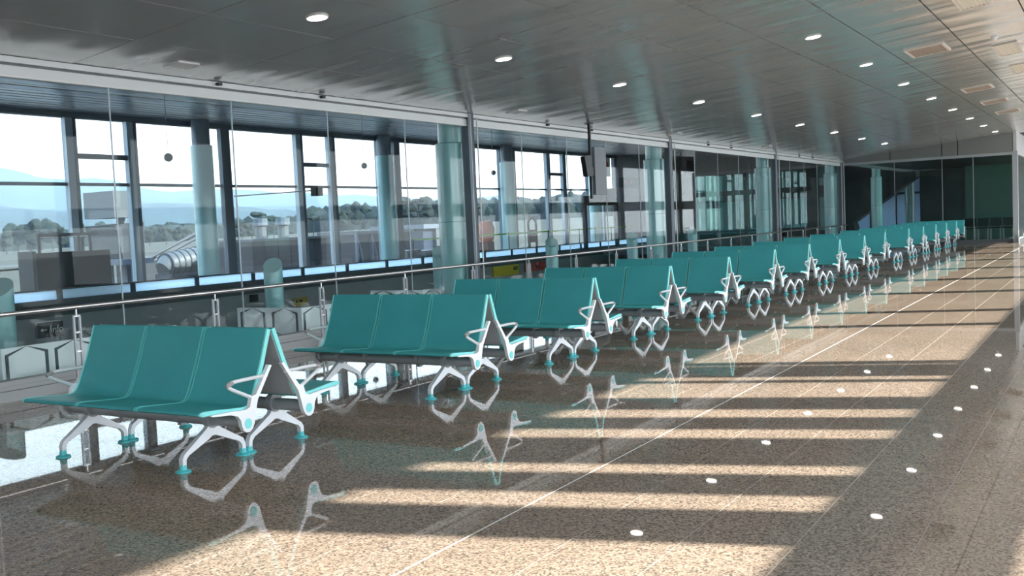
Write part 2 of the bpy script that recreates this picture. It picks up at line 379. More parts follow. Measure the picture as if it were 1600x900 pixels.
# ------------------------------------------------------------------ handrail
hr = empty('handrail', (-9.38, 0, 0)); tag(hr, 'long brushed steel handrail on twin-bar posts in front of the glass', 'railing')
build('rail', MB().tube([(0, YB + .1, .885), (0, YF - .1, .885)], .024, 12), 'steel', hr, smooth=True)
hp = MB()
for s in (-1, 1): hp.box(-.012, .012, s * .035 - .009, s * .035 + .009, 0.0, .80)
pm_ = hp.mesh('post', 'steel_bar')
rg = MB()
for z in (.12, .42, .62, .79): rg.box(-.010, .010, -.026, .026, z - .008, z + .008)
rgm = rg.mesh('rung', 'steel'); stm = MB().tube([(0, 0, .798), (0, 0, .865)], .011, 8).mesh('stem', 'steel'); bpm = B(-.03, .03, -.06, .06, 0, .01).mesh('base_plate', 'steel_bar')
y = 6.70 - 1.905 * 10
while y < YF - .5:
    o = link('post', pm_, hr, (0, y, 0)); link('rung', rgm, o); link('stem', stm, o); link('base_plate', bpm, o); y += 1.905

# ------------------------------------------------------------------ teal columns beside the screen
def column(y, label, x=-10.02):
    t = empty('column', (x, y, 0)); tag(t, label, 'column', 'round teal columns along the glass')
    build('shaft', MB().lathe([(.26, .01), (.26, 2.98), (.24, 3.0)], n=32), 'column_teal', t, smooth=True)
    build('neck', MB().lathe([(.205, 3.0), (.205, HALL_Z if y < YF else 4.0)], n=28), 'column_teal', t, smooth=True)
    build('collar_joint', MB().lathe([(.262, 1.62), (.262, 1.635)], n=32), 'column_ring', t)
names = ['thick round teal column next to the nearest dark glazing post', 'round teal column next to the second dark glazing post', 'round teal column next to the third dark glazing post', 'round teal column by the far end post of the glass screen', 'round teal column behind the end screen, left one of two', 'round teal column behind the end screen, right one of two']
for k in range(6): column(14.75 + 9.08 * k, names[k])
column(5.67, 'round teal column beside the glass, just left of the picture')

# hall-side short air columns and hexagon boxes
for k in range(6):
    y = 7.45 + 4.79 * k
    t = empty('air_column', (-11.95, y, .004)); tag(t, f'short round teal air column with slanted top behind the glass, {nth(k)}', 'air column', 'short air columns in the hall')
    r = .19 if k == 0 else .155
    n = 24; vs = []; zt = 1.06
    for j in range(n):
        a = 2 * math.pi * j / n; vs.append((r * math.cos(a), r * math.sin(a), 0))
    for j in range(n):
        a = 2 * math.pi * j / n; vs.append((r * math.cos(a), r * math.sin(a), zt - .02 + (.12 * math.sin(a - .6))))
    build('shaft', MB().add(vs, [(j, (j + 1) % n, n + (j + 1) % n, n + j) for j in range(n)] + [tuple(range(n))[::-1], tuple(range(n, 2 * n))]), 'column_teal', t, smooth=True)
    build('base_ring', MB().lathe([(r + .02, 0), (r + .02, .05), (r, .06)], n=24), 'column_ring', t)
def hexring(cx, cz_, r, w):
    m = MB()
    P0 = [(cx + r * math.cos(math.pi / 3 * k + math.pi / 6), cz_ + r * math.sin(math.pi / 3 * k + math.pi / 6)) for k in range(6)]
    P1 = [(cx + (r - w) * math.cos(math.pi / 3 * k + math.pi / 6), cz_ + (r - w) * math.sin(math.pi / 3 * k + math.pi / 6)) for k in range(6)]
    return P0, P1
def hexscreen(x0, x1, y0, y1, label):
    t = empty('hexagon_screen', ((x0 + x1) / 2, (y0 + y1) / 2, .004)); tag(t, label, 'screen', 'white hexagon screens in the hall')
    hx, hy, H = (x1 - x0) / 2, (y1 - y0) / 2, .46
    build('front_panel', B(-hx, hx, -hy, -hy + .04, .03, H), 'hex_white', t); build('side_panel', B(hx - .04, hx, -hy + .04, hy, .03, H), 'hex_white', t)
    build('plinth', B(-hx, hx, -hy, -hy + .06, 0, .03).box(hx - .06, hx, -hy + .06, hy, 0, .03), 'column_ring', t)
    R = .29
    def face(axis, c, half):
        n = max(2, round(2 * half / .6)); st = 2 * half / n
        for i in range(n):
            u = -half + st * (i + .5); P0, P1 = hexring(u, .245, min(R, st * .5), .038)
            m = MB()
            for k in range(6):
                q = (k + 1) % 6
                pts = [P0[k], P0[q], P1[q], P1[k]]
                m.prism([(a, min(max(b, .032), H)) for a, b in pts], axis, c - .006, c + .006)
            build('hexagon_frame', m, 'hex_line', t)
    face('y', -hy - .004, hx); face('x', hx + .004, hy)
hexscreen(-11.5, -10.2, 10.97, 13.3, 'low white corner screen with dark hexagon outlines behind the first bench')
hexscreen(-11.55, -10.4, 14.25, 16.4, 'low white corner screen with dark hexagon outlines beside the thick teal column')
hexscreen(-11.55, -10.2, 6.35, 8.7, 'low white corner screen with dark hexagon outlines at the left edge')

# ------------------------------------------------------------------ hall: ceiling slats, outer facade, gallery
hc = struct(build('ceiling_hall', B(HALL_X - .3, GX - .1, YB, YE, HALL_Z + .1, HALL_Z + .35), 'sill_dark'), 'slatted ceiling of the hall behind the glass')
sm = B(-.15, .15, YB, YE, 0, .06).mesh('ceiling_slat', 'slat')
x = HALL_X + .3
while x < GX - .4:
    o = link('ceiling_slat', sm, hc, (x, 0, HALL_Z)); o.rotation_euler.y = random.uniform(-.12, .12); x += .44
struct(build('floor_lower', B(HALL_X - .3, GX - 2.7, YB, YE, LOW_Z - .2, LOW_Z), 'slab'), 'floor of the lower hall')
fc = struct(empty('window_2', (0, 0, 0)), 'tall glazed outer facade of the hall')
FX = HALL_X
build('head_beam', B(FX - .12, FX + .22, YB, 60.5, 5.48, HALL_Z + .1), 'facade_dark', fc)
build('transom', B(FX - .05, FX + .08, YB, 60.5, 3.36, 3.46), 'facade_dark', fc)
build('sill', B(FX - .1, FX + .12, YB, 60.5, .0, .14), 'facade_dark', fc)
mull = []
def mul(y, w, mat='mullion', d=.16):
    build('mullion', B(FX - .04, FX + d, y - w / 2, y + w / 2, .14, 5.48), mat, fc)
    mull.append(y)
for k in range(-3, 5):
    y0 = 20.25 + 10.3 * k
    if k > 3: continue
    for dy in (0, 2.28 if k <= 0 else 1.95):
        mul(y0 + dy, .26, 'mullion_light'); build('mullion_edge', B(FX - .02, FX + .18, y0 + dy + .13, y0 + dy + .24, .14, 5.48), 'facade_dark', fc)
    build('cross_bar', B(FX - .04, FX + .1, y0 + .24, y0 + (2.15 if k <= 0 else 1.82), 4.22, 4.38), 'facade_dark', fc)
    mul(y0 + 5.1, .10); mul(y0 + 6.45, .42, 'facade_dark')
mul(56.4, .26, 'mullion_light'); mul(58.4, .26, 'mullion_light'); mul(60.3, .4, 'facade_dark')
ms = sorted([YB] + mull)
for a, b_ in zip(ms, ms[1:]):
    if b_ - a > .3:
        build('pane', B(FX + .01, FX + .022, a + .02, b_ - .02, .14, 3.36), 'facade_glass', fc); build('pane', B(FX + .01, FX + .022, a + .02, b_ - .02, 3.46, 5.48), 'facade_glass', fc)
# facade columns
for k in range(-1, 4):
    y = 25.95 + 10.3 * k + (0 if k else 0)
    t = empty('facade_column', (FX + .75, y - .95, 0)); tag(t, ['round blue-grey column against the outer facade, left of the picture', 'round blue-grey column against the outer facade, nearest in view', 'round blue-grey column against the outer facade, second in view', 'round blue-grey column against the outer facade, third in view', 'round blue-grey column against the outer facade, fourth and farthest'][k + 1], 'column', 'columns along the outer facade')
    build('shaft', MB().lathe([(.38, LOW_Z), (.38, 4.75)], n=28), 'column_teal', t, smooth=True)
    build('neck', MB().lathe([(.31, 4.75), (.31, HALL_Z - .01)], n=24), 'mullion', t, smooth=True)
# gallery slab along the facade, with light strip
GAL = -25.4
struct(build('floor_gallery', B(FX, GAL + .1, YB, 60.5, -.42, -.02), 'sill_dark'), 'dark gallery slab along the facade')
bs = struct(empty('trim_1', (0, 0, 0)), 'pale blue glazed strip along the gallery edge')
build('bottom_bar', B(GAL + .1, GAL + .2, YB, 60.5, -.42, .03), 'sill_dark', bs); build('top_bar', B(GAL + .08, GAL + .16, YB, 60.5, .285, .33), 'sill_dark', bs)
y = 17.62 - 2.45 * 12
while y < 60:
    build('blue_panel', B(GAL + .12, GAL + .14, y + .06, min(y + 2.3, 60.4), .03, .285), 'blue_panel', bs)
    build('divider', B(GAL + .1, GAL + .17, y - .12, y + .02, .03, .285), 'sill_dark', bs); y += 2.45
lw = struct(build('wall_lower', B(GAL - .2, GAL, YB, 60.5, LOW_Z, -.42), 'wall_grey'), 'grey wall of the lower hall under the gallery')

# signs on the lower wall
def at_sign(name, a, b_, X, mat, label, dots=None, dmat='black', depth=.08):
    p = on_x(*a, X); q = on_x(*b_, X)
    t = empty(name, (X, (p.y + q.y) / 2, min(p.z, q.z))); tag(t, label, 'sign')
    w = abs(q.y - p.y); h_ = abs(p.z - q.z)
    build('panel', B(-depth, 0, -w / 2, w / 2, 0, h_), mat, t)
    for (u0, u1, v0, v1) in (dots or []):
        build('lettering', B(0, .01, -w / 2 + u0 * w, -w / 2 + u1 * w, v0 * h_, v1 * h_), dmat, t)
    return t, w, h_
LX = GAL + .1
at_sign('shop_sign', (771, 417), (811, 428), LX, 'sign_yellow', 'bright yellow shop sign on the lower hall wall', [(.79, .82, .45, .85), (.83, .86, .45, .75), (.88, .91, .45, .85), (.92, .97, .5, .6), (.92, .97, .7, .8)])
t_, w_, h_ = at_sign('shop_sign', (821, 411), (853, 421), LX, 'sign_red', 'dark red shop sign right of the yellow one', [(.50, .54, .3, .6), (.54, .60, .5, .75), (.62, .68, .3, .5), (.47, .5, .5, .7)])
build('emblem', B(0, .012, w_ * .06, w_ * .10, h_ * .6, h_ * .9), 'white', t_)
at_sign('shop_sign', (461, 466), (481, 476), LX, 'sign_olive', 'mustard shop sign beside the short teal column', [(.05 + i * .11, .12 + i * .11, .4, .75) for i in range(5)])
at_sign('shop_sign', (392, 461), (404, 471), LX, 'black', 'small dark square notice on the grey lower wall')
# information sign, on a frame in front of the lower wall
t_, w_, h_ = at_sign('info_sign', (58, 505), (100, 524), -17.5, 'black', 'black hanging sign with white arrow and the word info')
tx = bpy.data.curves.new('info_text', 'FONT'); tx.body = 'info'; tx.size = h_ * .62; tx.align_x = 'CENTER'
to = bpy.data.objects.new('tmp_text', tx); COL.objects.link(to); bpy.context.view_layer.update()
me = bpy.data.meshes.new_from_object(to.evaluated_get(bpy.context.evaluated_depsgraph_get())); bpy.data.objects.remove(to)
me.materials.clear(); me.materials.append(MATS['white'])
o = link('lettering', me, t_, (.006, w_ * .24, h_ * .30)); o.rotation_euler = (math.radians(90), 0, math.radians(90))
build('arrow', MB().box(.001, .01, -w_ * .32, -w_ * .16, h_ * .47, h_ * .53).prism([(-w_ * .40, h_ * .5), (-w_ * .31, h_ * .62), (-w_ * .31, h_ * .38)], 'x', .001, .01), 'white', t_)
build('slash', MB().prism([(-w_ * .06, h_ * .3), (-w_ * .04, h_ * .3), (w_ * .02, h_ * .75), (0, h_ * .75)], 'x', .001, .01), 'white', t_)
for s in (-1, 1): build('support_leg', B(-.07, -.02, s * w_ * .45 - .03, s * w_ * .45 + .03, LOW_Z - t_.location.z, .0), 'wall_grey', t_)

# hanging ball pendants in the hall
for k, (px, py, d, lab) in enumerate(((263, 246, .25, 'dark ball pendant on a thin wire, nearest in the hall'), (569, 259, .22, 'dark ball pendant on a thin wire, by the second facade column'), (771, 270, .22, 'dark ball pendant on a thin wire, beyond the first glazing post'))):
    p = on_x(px, py, -23); t = empty('ball_pendant', p); tag(t, lab, 'pendant', 'ball pendants in the hall')
    build('ball', MB().lathe([(.001, -d / 2)] + [(d / 2 * math.sin(a), -d / 2 * math.cos(a)) for a in [i * math.pi / 10 for i in range(1, 10)]] + [(.001, d / 2)], n=16), 'post_dark', t, smooth=True)
    build('wire', MB().tube([(0, 0, d / 2 - .01), (0, 0, HALL_Z - p.z + .02)], .008, 6), 'post_dark', t)
p = on_x(495, 299, -24); t = empty('loudspeaker', p); tag(t, 'small dark box loudspeaker on the facade between the mullion pair', 'loudspeaker')
build('box', B(-.12, .12, -.18, .18, -.16, .14), 'black', t); build('bracket', B(-4.0, -.1, -.03, .03, .02, .06), 'black', t)

# gate counter with frame on the gallery
p = on_x(47, 395, -26.3); q = on_x(163, 390, -26.3)
t = empty('gate_counter', (-26.3, (p.y + q.y) / 2, -.02)); tag(t, 'dark grey gate counter with an open frame on top', 'counter'); w_ = (q.y - p.y) / 2
build('body', B(-.35, .25, -w_, w_, 0, p.z), 'equip_grey', t); build('side_panel', B(-.4, .27, -w_ - .12, -w_, 0, p.z + .05), 'equip_light', t)
fr = MB(); zt = p.z + .45
for u in (-w_ * .75, -w_ * .2, w_ * .3, w_ * .62): fr.box(-.05, 0, u - .04, u + .04, p.z, zt)
fr.box(-.06, .01, -w_ * .78, w_ * .85, zt, zt + .09); build('top_frame', fr, 'facade_dark', t); build('light_bar', B(-.04, .0, -w_ * .7, w_ * .55, zt - .03, zt), 'white', t)

# queue barriers with green belts
bl = [(645, 375), (700, 373), (745, 371), (795, 370), (828, 370), (857, 369), (884, 364), (905, 363), (930, 361), (955, 358), (985, 356)]
prev = None
for k, (px, py) in enumerate(bl):
    p = on_x(px, py, -26.0); z = 1.0
    t = empty('queue_post', (-26.0, p.y, -.02)); tag(t, f'slim grey queue post with green belt on the gallery, {nth(k)}', 'queue barrier', 'queue posts on the gallery')
    build('pole', MB().tube([(0, 0, .03), (0, 0, 1.13)], .03, 8), 'equip_grey', t); build('base', MB().lathe([(.16, 0), (.16, .02), (.03, .04)], n=14), 'equip_grey', t)
    if k + 1 < len(bl): build('belt', B(-.006, .006, .03, on_x(*bl[k + 1], -26.0).y - p.y - .03, 1.03, 1.10), 'green_belt', t)
# orange machine and dark red arch
p = on_x(759, 345, -27.2); t = empty('orange_cabinet', (-27.2, p.y, -.02)); tag(t, 'tall orange-red cabinet behind the green belts', 'cabinet'); H = p.z
build('body', MB().lathe([(.3, .7), (.42, 1.0), (.42, H - .35), (.3, H), (.02, H + .02)], n=16), 'orange', t, smooth=True); build('foot', B(-.25, .25, -.3, .3, 0, .72), 'rust', t)
p = on_x(831, 341, -27.2); t = empty('arch_frame', (-27.2, p.y, -.02)); tag(t, 'dark brown rounded arch frame standing on the gallery', 'frame'); H = p.z
build('arch', MB().tube([(0, -.42, 0), (0, -.42, H - .3)] + [(0, -.42 * math.cos(a), H - .3 + .35 * math.sin(a)) for a in [i * math.pi / 8 for i in range(1, 8)]] + [(0, .42, H - .3), (0, .42, 0)], .07, 8), 'rust', t, smooth=True)
build('panel', B(-.03, .03, -.38, .38, .5, H - .6), 'rust', t)
# gate portal with dark signs
for (a, b_, X, mat, lab) in (((912, 306), (940, 320), -24.5, 'black', 'black gate sign board under the grey monitor'), ((939, 294), (962, 315), -24.4, 'black', 'black gate sign board right of the grey monitor'), ((965, 277), (1000, 293), -24, 'sill_dark', 'wide dark sign board with red marks near the second column')):
    at_sign('gate_sign', a, b_, X, mat, lab, [(.3, .36, .45, .7), (.55, .61, .45, .7)] if X == -24 else None, 'red')
p0 = on_x(913, 318, -24.7); p1 = on_x(962, 318, -24.7)
t = empty('gate_portal', (-24.7, (p0.y + p1.y) / 2, -.02)); tag(t, 'black gate portal frame holding the sign boards', 'portal'); w_ = (p1.y - p0.y) / 2
for s in (-1, 1): build('portal_post', B(-.08, .08, s * w_ - .12, s * w_ + .12, 0, p0.z + .3), 'black', t)
build('portal_beam', B(-.08, .08, -w_, w_, p0.z - .1, p0.z + .3), 'black', t)
t, w_, h_ = at_sign('reflection_panel', (938, 246), (954, 276), -25, 'white', 'white panel with a red disc, standing in for a reflection', None)  # solid panel modelled in place of a reflection on the glass
build('red_disc', MB().prism([(w_ * .32 * math.cos(a), h_ * .55 + h_ * .28 * math.sin(a)) for a in [i * math.pi / 8 for i in range(16)]], 'x', 0, .012), 'red', t)
build('hanger', B(-.05, -.03, -.02, .02, h_, HALL_Z - t.location.z + .02), 'black', t)

# hanging monitor in the concourse
t = empty('hanging_monitor', (-9.2, 18.72, cz(-9.2))); tag(t, 'double-sided hanging monitor, black and grey, on a black ceiling pole', 'monitor')
Z0 = cz(-9.2)
build('pole', B(-.025, .025, -.16, -.11, 1.98 - Z0, 0.01), 'black', t)
build('ceiling_plate', B(-.07, .07, -.22, -.06, -.012, .004), 'black', t)
build('grey_screen', B(-.05, .05, -.03, .50, 2.06 - Z0, 3.03 - Z0), 'screen_grey', t)
build('screen_bracket', B(-.03, .03, -.12, .0, 2.45 - Z0, 2.62 - Z0), 'black', t)
build('black_screen', MB().prism([(-.16, 2.80 - Z0), (-.24, 2.86 - Z0), (-.48, 2.82 - Z0), (-.38, 2.42 - Z0), (-.16, 2.44 - Z0)], 'x', -.05, .05), 'black', t)

# ------------------------------------------------------------------ end wall of the hall with dark building parts
we = struct(empty('wall_end', (0, 0, 0)), 'dark end wall of the hall with glazed offices')
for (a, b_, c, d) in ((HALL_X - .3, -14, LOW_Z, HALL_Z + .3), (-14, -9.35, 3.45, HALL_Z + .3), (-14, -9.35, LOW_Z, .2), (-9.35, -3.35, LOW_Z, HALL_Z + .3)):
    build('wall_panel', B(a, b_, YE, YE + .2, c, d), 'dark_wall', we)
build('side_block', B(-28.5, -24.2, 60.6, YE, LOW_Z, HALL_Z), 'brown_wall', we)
x = -24
while x < -14.8:
    build('office_pane', B(x + .06, x + 1.5, YE - .12, YE - .02, 3.0, 4.1), 'teal_pane', we); build('office_pane', B(x + .06, x + 1.5, YE - .10, YE - .02, .3, 2.3), 'teal_pane', we)
    build('office_mullion', B(x - .06, x + .06, YE - .2, YE, .2, 4.2), 'beam_dark', we); x += 1.6
build('office_beam', B(-24.2, -10.4, YE - .9, YE, 2.35, 2.9), 'beam_dark', we); build('office_header', B(-24.2, -10.4, YE - 1.2, YE, 4.2, HALL_Z), 'brown_wall', we)
build('office_floor', B(-24.2, -10.4, 50, YE, -.42, -.05), 'sill_dark', we)
# mezzanine block between the offices and the concourse glass
mz = struct(empty('wall_mezzanine', (0, 0, 0)), 'dark mezzanine block behind the far glass')
for (x0, x1, y0, y1, z0, z1, mt) in ((-20, -13.4, 52, 52.3, 3.6, HALL_Z, 'brown_wall'), (-20, -13.4, 52, 52.3, 2.5, 2.75, 'beam_dark'), (-20.2, -19.6, 52, 52.6, -.42, HALL_Z, 'beam_dark'), (-13.6, -13.1, 52, 52.6, -.42, HALL_Z, 'beam_dark'), (-20, -13.4, 51.9, 52.3, .55, .68, 'beam_dark'), (-16.9, -16.7, 52, 52.3, -.4, 3.6, 'beam_dark'), (-18.4, -18.3, 52, 52.3, -.4, 3.6, 'mullion'), (-15.2, -15.1, 52, 52.3, -.4, 3.6, 'mullion')):
    build('block_member', B(x0, x1, y0, y1, z0, z1), mt, mz)
for i in range(4): build('mezzanine_pane', B(-20 + i * 1.62 + .1, -20 + (i + 1) * 1.62 - .02, 52.1, 52.12, .68, 2.5), 'green_glass', mz)
for i in range(4): build('mezzanine_pane', B(-20 + i * 1.62 + .1, -20 + (i + 1) * 1.62 - .02, 52.1, 52.12, 2.75, 3.6), 'green_glass', mz)

# ------------------------------------------------------------------ end screen of the concourse
wf = struct(empty('wall_far', (0, 0, 0)), 'glazed end screen of the concourse with grey fascia')
XE = -3.38
edges = [GX, -7.75, -5.85, -5.28, XE]
for a, b_ in zip(edges, edges[1:]):
    m = MB()
    m.prism([(a + .02, 3.37), (b_ - .02, 3.37), (b_ - .02, cz(b_) + .02), (a + .02, cz(a) + .02)], 'y', YF - .02, YF + .06); build('fascia_panel', m, 'fascia', wf)
build('fascia_backing', MB().prism([(GX, 3.38), (XE, 3.38), (XE, cz(XE) + .02), (GX, cz(GX) + .02)], 'y', YF + .06, YF + .12), 'beam_dark', wf)
build('header_bar', B(GX, XE, YF - .04, YF + .08, 3.27, 3.37), 'post_light', wf)
build('base_bar', B(GX, XE, YF - .04, YF + .08, 0, .12), 'sill_dark', wf)
xs = [GX, -7.6, -5.85, -4.75, XE]
for a, b_ in zip(xs, xs[1:]): build('end_pane', B(a + .01, b_ - .01, YF, YF + .012, .12, 3.27), 'glass', wf)
for a in xs[1:-1]: build('end_seam', B(a - .01, a + .01, YF - .005, YF + .017, .12, 3.27), 'post_light', wf)
build('corner_post', B(XE - .02, XE + .16, YF - .1, YF + .1, 0, 3.40), 'post_light', wf)
# side wall behind the corner post
ws = struct(empty('wall_side', (0, 0, 0)), 'side wall of the glazed end room')
build('side_fascia', MB().prism([(YF + .1, 3.3), (YE, 3.3), (YE, cz(XE) + .02), (YF + .1, cz(XE) + .02)], 'x', XE, XE + .12), 'plaster', ws)
build('side_pane', B(XE + .05, XE + .07, YF + .1, 58, .1, 3.3), 'green_glass', ws)
build('side_base', B(XE, XE + .12, YF + .1, 58, 0, .1), 'plaster', ws)
t = empty('low_white_barrier', (-2.72, 42.0, 0)); tag(t, 'low white stepped barrier beside the end screen post', 'barrier')
build('block', B(-.3, .3, -.5, .5, 0, .34), 'white', t); build('step', B(-.42, -.3, -.5, .5, 0, .14), 'white', t)
build('rail', MB().tube([(-.2, -.4, .34), (-.2, -.4, 1.0), (-.2, .4, 1.0), (-.2, .4, .34)], .02, 8), 'grey_metal', t)
# inside the end room
t = empty('stair_flight', (-10.0, 56, 0)); tag(t, 'dark sloping underside of a stair seen through the end screen', 'stairs')
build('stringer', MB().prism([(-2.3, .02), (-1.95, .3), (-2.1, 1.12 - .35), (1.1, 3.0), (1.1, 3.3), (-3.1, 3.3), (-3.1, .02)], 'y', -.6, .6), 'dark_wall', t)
for i in range(7): build('soffit_rib', MB().prism([(-3.0 + i * .42, 1.0 + i * .3), (-2.97 + i * .42, 1.0 + i * .3), (-2.3 + i * .42, .95 + i * .28), (-2.33 + i * .42, .95 + i * .28)], 'y', -.64, -.6), 'brown_wall', t)
wn = struct(empty('window_3', (0, 0, 0)), 'bright window behind the stair')
build('pane', B(-13.8, -9.5, 61.5, 61.52, .3, 3.3), 'frosted', wn); build('frame_bar', B(-13.8, -9.5, 61.45, 61.55, 2.2, 2.32), 'beam_dark', wn)
for x in (-13.8, -12.4, -11.0, -9.5): build('frame_post', B(x - .05, x + .05, 61.43, 61.57, .2, 3.4), 'beam_dark', wn)
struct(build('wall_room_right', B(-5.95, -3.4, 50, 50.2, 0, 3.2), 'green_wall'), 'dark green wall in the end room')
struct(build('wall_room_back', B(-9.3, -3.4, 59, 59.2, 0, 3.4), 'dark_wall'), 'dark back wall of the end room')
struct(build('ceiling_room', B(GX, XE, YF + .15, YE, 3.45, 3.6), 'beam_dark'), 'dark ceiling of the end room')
for i in range(5):
    t = empty('dark_chair', (-5.6 + i * .5, 48.6, 0)); tag(t, f'dark chair low behind the end screen, {["leftmost","second from left","middle","second from right","rightmost"][i]} of the row', 'chair', 'dark chairs in the end room')
    build('seat', B(-.22, .22, -.22, .22, .40, .45), 'black', t); build('backrest', B(-.22, .22, .18, .23, .5, .85), 'black', t)
    for a in (-.19, .19):
        for b_ in (-.19, .2): build('leg', B(a - .015, a + .015, b_ - .015, b_ + .015, 0, .85 if b_ > 0 else .4), 'grey_metal', t)
struct(build('wall_corridor_end', B(XE + .12, RX, YE, YE + .2, 0, 5), 'plaster'), 'end of the side corridor')

# ------------------------------------------------------------------ benches
def catmull(pts, n=5):
    out = []
    P_ = [pts[0]] + pts + [pts[-1]]
    for i in range(1, len(P_) - 2):
        for k in range(n):
            t = k / n; a, b_, c, d = [Vector(P_[i + j - 1]) for j in range(4)]
            out.append(.5 * ((2 * b_) + (c - a) * t + (2 * a - 5 * b_ + 4 * c - d) * t * t + (3 * b_ - a - 3 * c + d) * t ** 3))
    out.append(Vector(pts[-1])); return out
PROF = catmull([(-.675, .415), (-.655, .432), (-.56, .428), (-.40, .412), (-.295, .405), (-.245, .418), (-.208, .468), (-.165, .565), (-.118, .672), (-.075, .79), (-.033, .905)], 4)
def norms(pr):
    o = []
    for i in range(len(pr)):
        t = pr[min(i + 1, len(pr) - 1)] - pr[max(i - 1, 0)]; t.normalize(); o.append(Vector((t.y, -t.x)))     # towards underside / back
    return o
def strip(pr, o0, o1, x0, x1, s):
    N = norms(pr); a = [p + n * o0 for p, n in zip(pr, N)]; b_ = [p + n * o1 for p, n in zip(pr, N)]
    n = len(pr); m = MB(); vs = []
    for x in (x0, x1):
        vs += [(x, s * p.x, p.y) for p in a] + [(x, s * p.x, p.y) for p in b_]
    f = []
    for i in range(n - 1):
        f += [(i, i + 1, 2 * n + i + 1, 2 * n + i), (n + i, 3 * n + i, 3 * n + i + 1, n + i + 1), (i, n + i, n + i + 1, i + 1), (2 * n + i, 2 * n + i + 1, 3 * n + i + 1, 3 * n + i)]
    f += [(0, 2 * n, 3 * n, n), (n - 1, 2 * n - 1, 4 * n - 1, 3 * n - 1)]
    return m.add(vs, f)
def flip(pts, s): return [(s * a, b_) for a, b_ in pts]
LEG = [(-.335, .275), (-.265, .275), (-.235, .24), (-.035, .125), (-.018, .085), (-.016, .04), (-.046, .04), (-.05, .082), (-.075, .11), (-.255, .185), (-.285, .198), (-.315, .198), (-.345, .18), (-.525, .105), (-.549, .082), (-.552, .04), (-.580, .04), (-.582, .088), (-.562, .12), (-.365, .25)]
HUB = [(-.250, .475), (-.215, .48), (-.198, .44), (-.222, .36), (-.240, .29), (-.258, .258), (-.285, .24), (-.312, .24), (-.338, .255), (-.352, .285), (-.36, .33), (-.385, .362), (-.44, .38), (-.60, .397), (-.615, .408), (-.44, .402), (-.31, .392), (-.272, .405)]
BAR = [(-.250, .43), (-.205, .43), (-.048, .655), (-.072, .662)]
BRK = [(-.40, .396), (-.22, .40), (-.228, .36), (-.236, .30), (-.262, .255), (-.30, .244), (-.318, .252), (-.312, .262), (-.352, .29), (-.355, .345), (-.385, .375)]
HW = .93; SWD = 2 * HW / 3
def row_parts(root, s):
    for i in range(3):
        x0 = -HW + SWD * i + (.0 if i == 0 else .012); x1 = -HW + SWD * (i + 1) - (.0 if i == 2 else .012); ta = .014 if i == 0 else .006; tb = .014 if i == 2 else .006
        sh = build('seat_shell', strip(PROF, 0, .024, x0 + ta, x1 - tb, s), 'teal_shell', root, smooth=True)
        for (a, b_) in ((x0, x0 + ta), (x1 - tb, x1)): build('edge_trim', strip(PROF, -.003, .029, a, b_, s), 'aqua_edge' if b_ - a > .01 else 'aqua_inner', sh, smooth=True)
        k = len(PROF) // 2 + 1
        build('back_panel', strip(PROF[k:-1], .0245, .036, x0 + .015, x1 - .015, s), 'back_grey', sh, smooth=True)
    bm_ = MB().tube([(-HW, s * -.30, .31), (HW, s * -.30, .31)], .044, 14); build('beam', bm_, 'grey_metal', root, smooth=True)
    for x in (-.90, -.31, .31): build('bracket', MB().prism(flip(BRK, s), 'x', x - .017, x + .017), 'grey_metal', root)
    for x in (-.655, .615):
        lg = build('leg', MB().prism(flip(LEG, s), 'x', x - .019, x + .019), 'aluminium', root)
        build('clamp', MB().prism([(s * (-.30 + .066 * math.cos(a)), .318 + .07 * math.sin(a)) for a in [i * math.pi / 8 for i in range(16)]], 'x', x - .024, x + .024), 'grey_metal', lg, smooth=False)
        for fy in (-.566, -.031):
            build('foot_cap', MB().lathe([(.052, 0), (.052, .008), (.046, .013), (.026, .016), (.0235, .045), (.019, .05)], x, s * fy, 16), 'aqua_cap', lg, smooth=True)
    for e_ in (-1, 1):
        xe = e_ * (HW + .018)
        fr = build('end_frame', MB().prism(flip(HUB, s), 'x', xe - .016, xe + .016).prism(flip(BAR, s), 'x', xe - .0155, xe + .0155), 'aluminium', root)
        build('hub_cap', MB().prism([(s * (-.297 + .031 * math.cos(a)), .298 + .034 * math.sin(a)) for a in [i * math.pi / 9 for i in range(18)]], 'x', xe + e_ * .0155, xe + e_ * .020), 'aqua_edge', fr)
        arm = catmull([(-.088, .592), (-.25, .592), (-.385, .59), (-.44, .578), (-.425, .552), (-.33, .505), (-.205, .447)], 4)
        build('armrest', MB().tube([(xe, s * p.x, p.y) for p in arm], .013, 8), 'aluminium', fr, smooth=True)
        build('arm_pad', MB().tube([(xe, s * -.40, .586), (xe, s * -.43, .580), (xe, s * -.455, .566)], [.015, .019, .012], 8), 'arm_pad', fr, smooth=True)
XB = -5.96
bench = empty('double_bench', (XB, 5.1, 0)); row_parts(bench, 1); row_parts(bench, -1)
for x in (-.655, .615): build('foot_link', B(x - .012, x + .012, -.03, .03, .006, .016), 'aqua_cap', bench)
ys = [5.1, 7.93, 10.15, 12.4, 14.72, 17.1, 19.35, 21.8, 24.22, 26.62, 29.98, 32.46, 34.88, 37.22, 39.7]
for i, y in enumerate(ys):
    o = bench if i == 0 else copy_tree(bench)
    o.location.y = y
    tag(o, f'back-to-back teal seat bench with white arms, {nth(i)} in the long row', 'bench', 'back-to-back benches in the long row')
last = empty('single_bench', (XB, 41.85, 0)); row_parts(last, 1); tag(last, 'last teal three-seat bench against the end screen', 'bench', 'back-to-back benches in the long row')

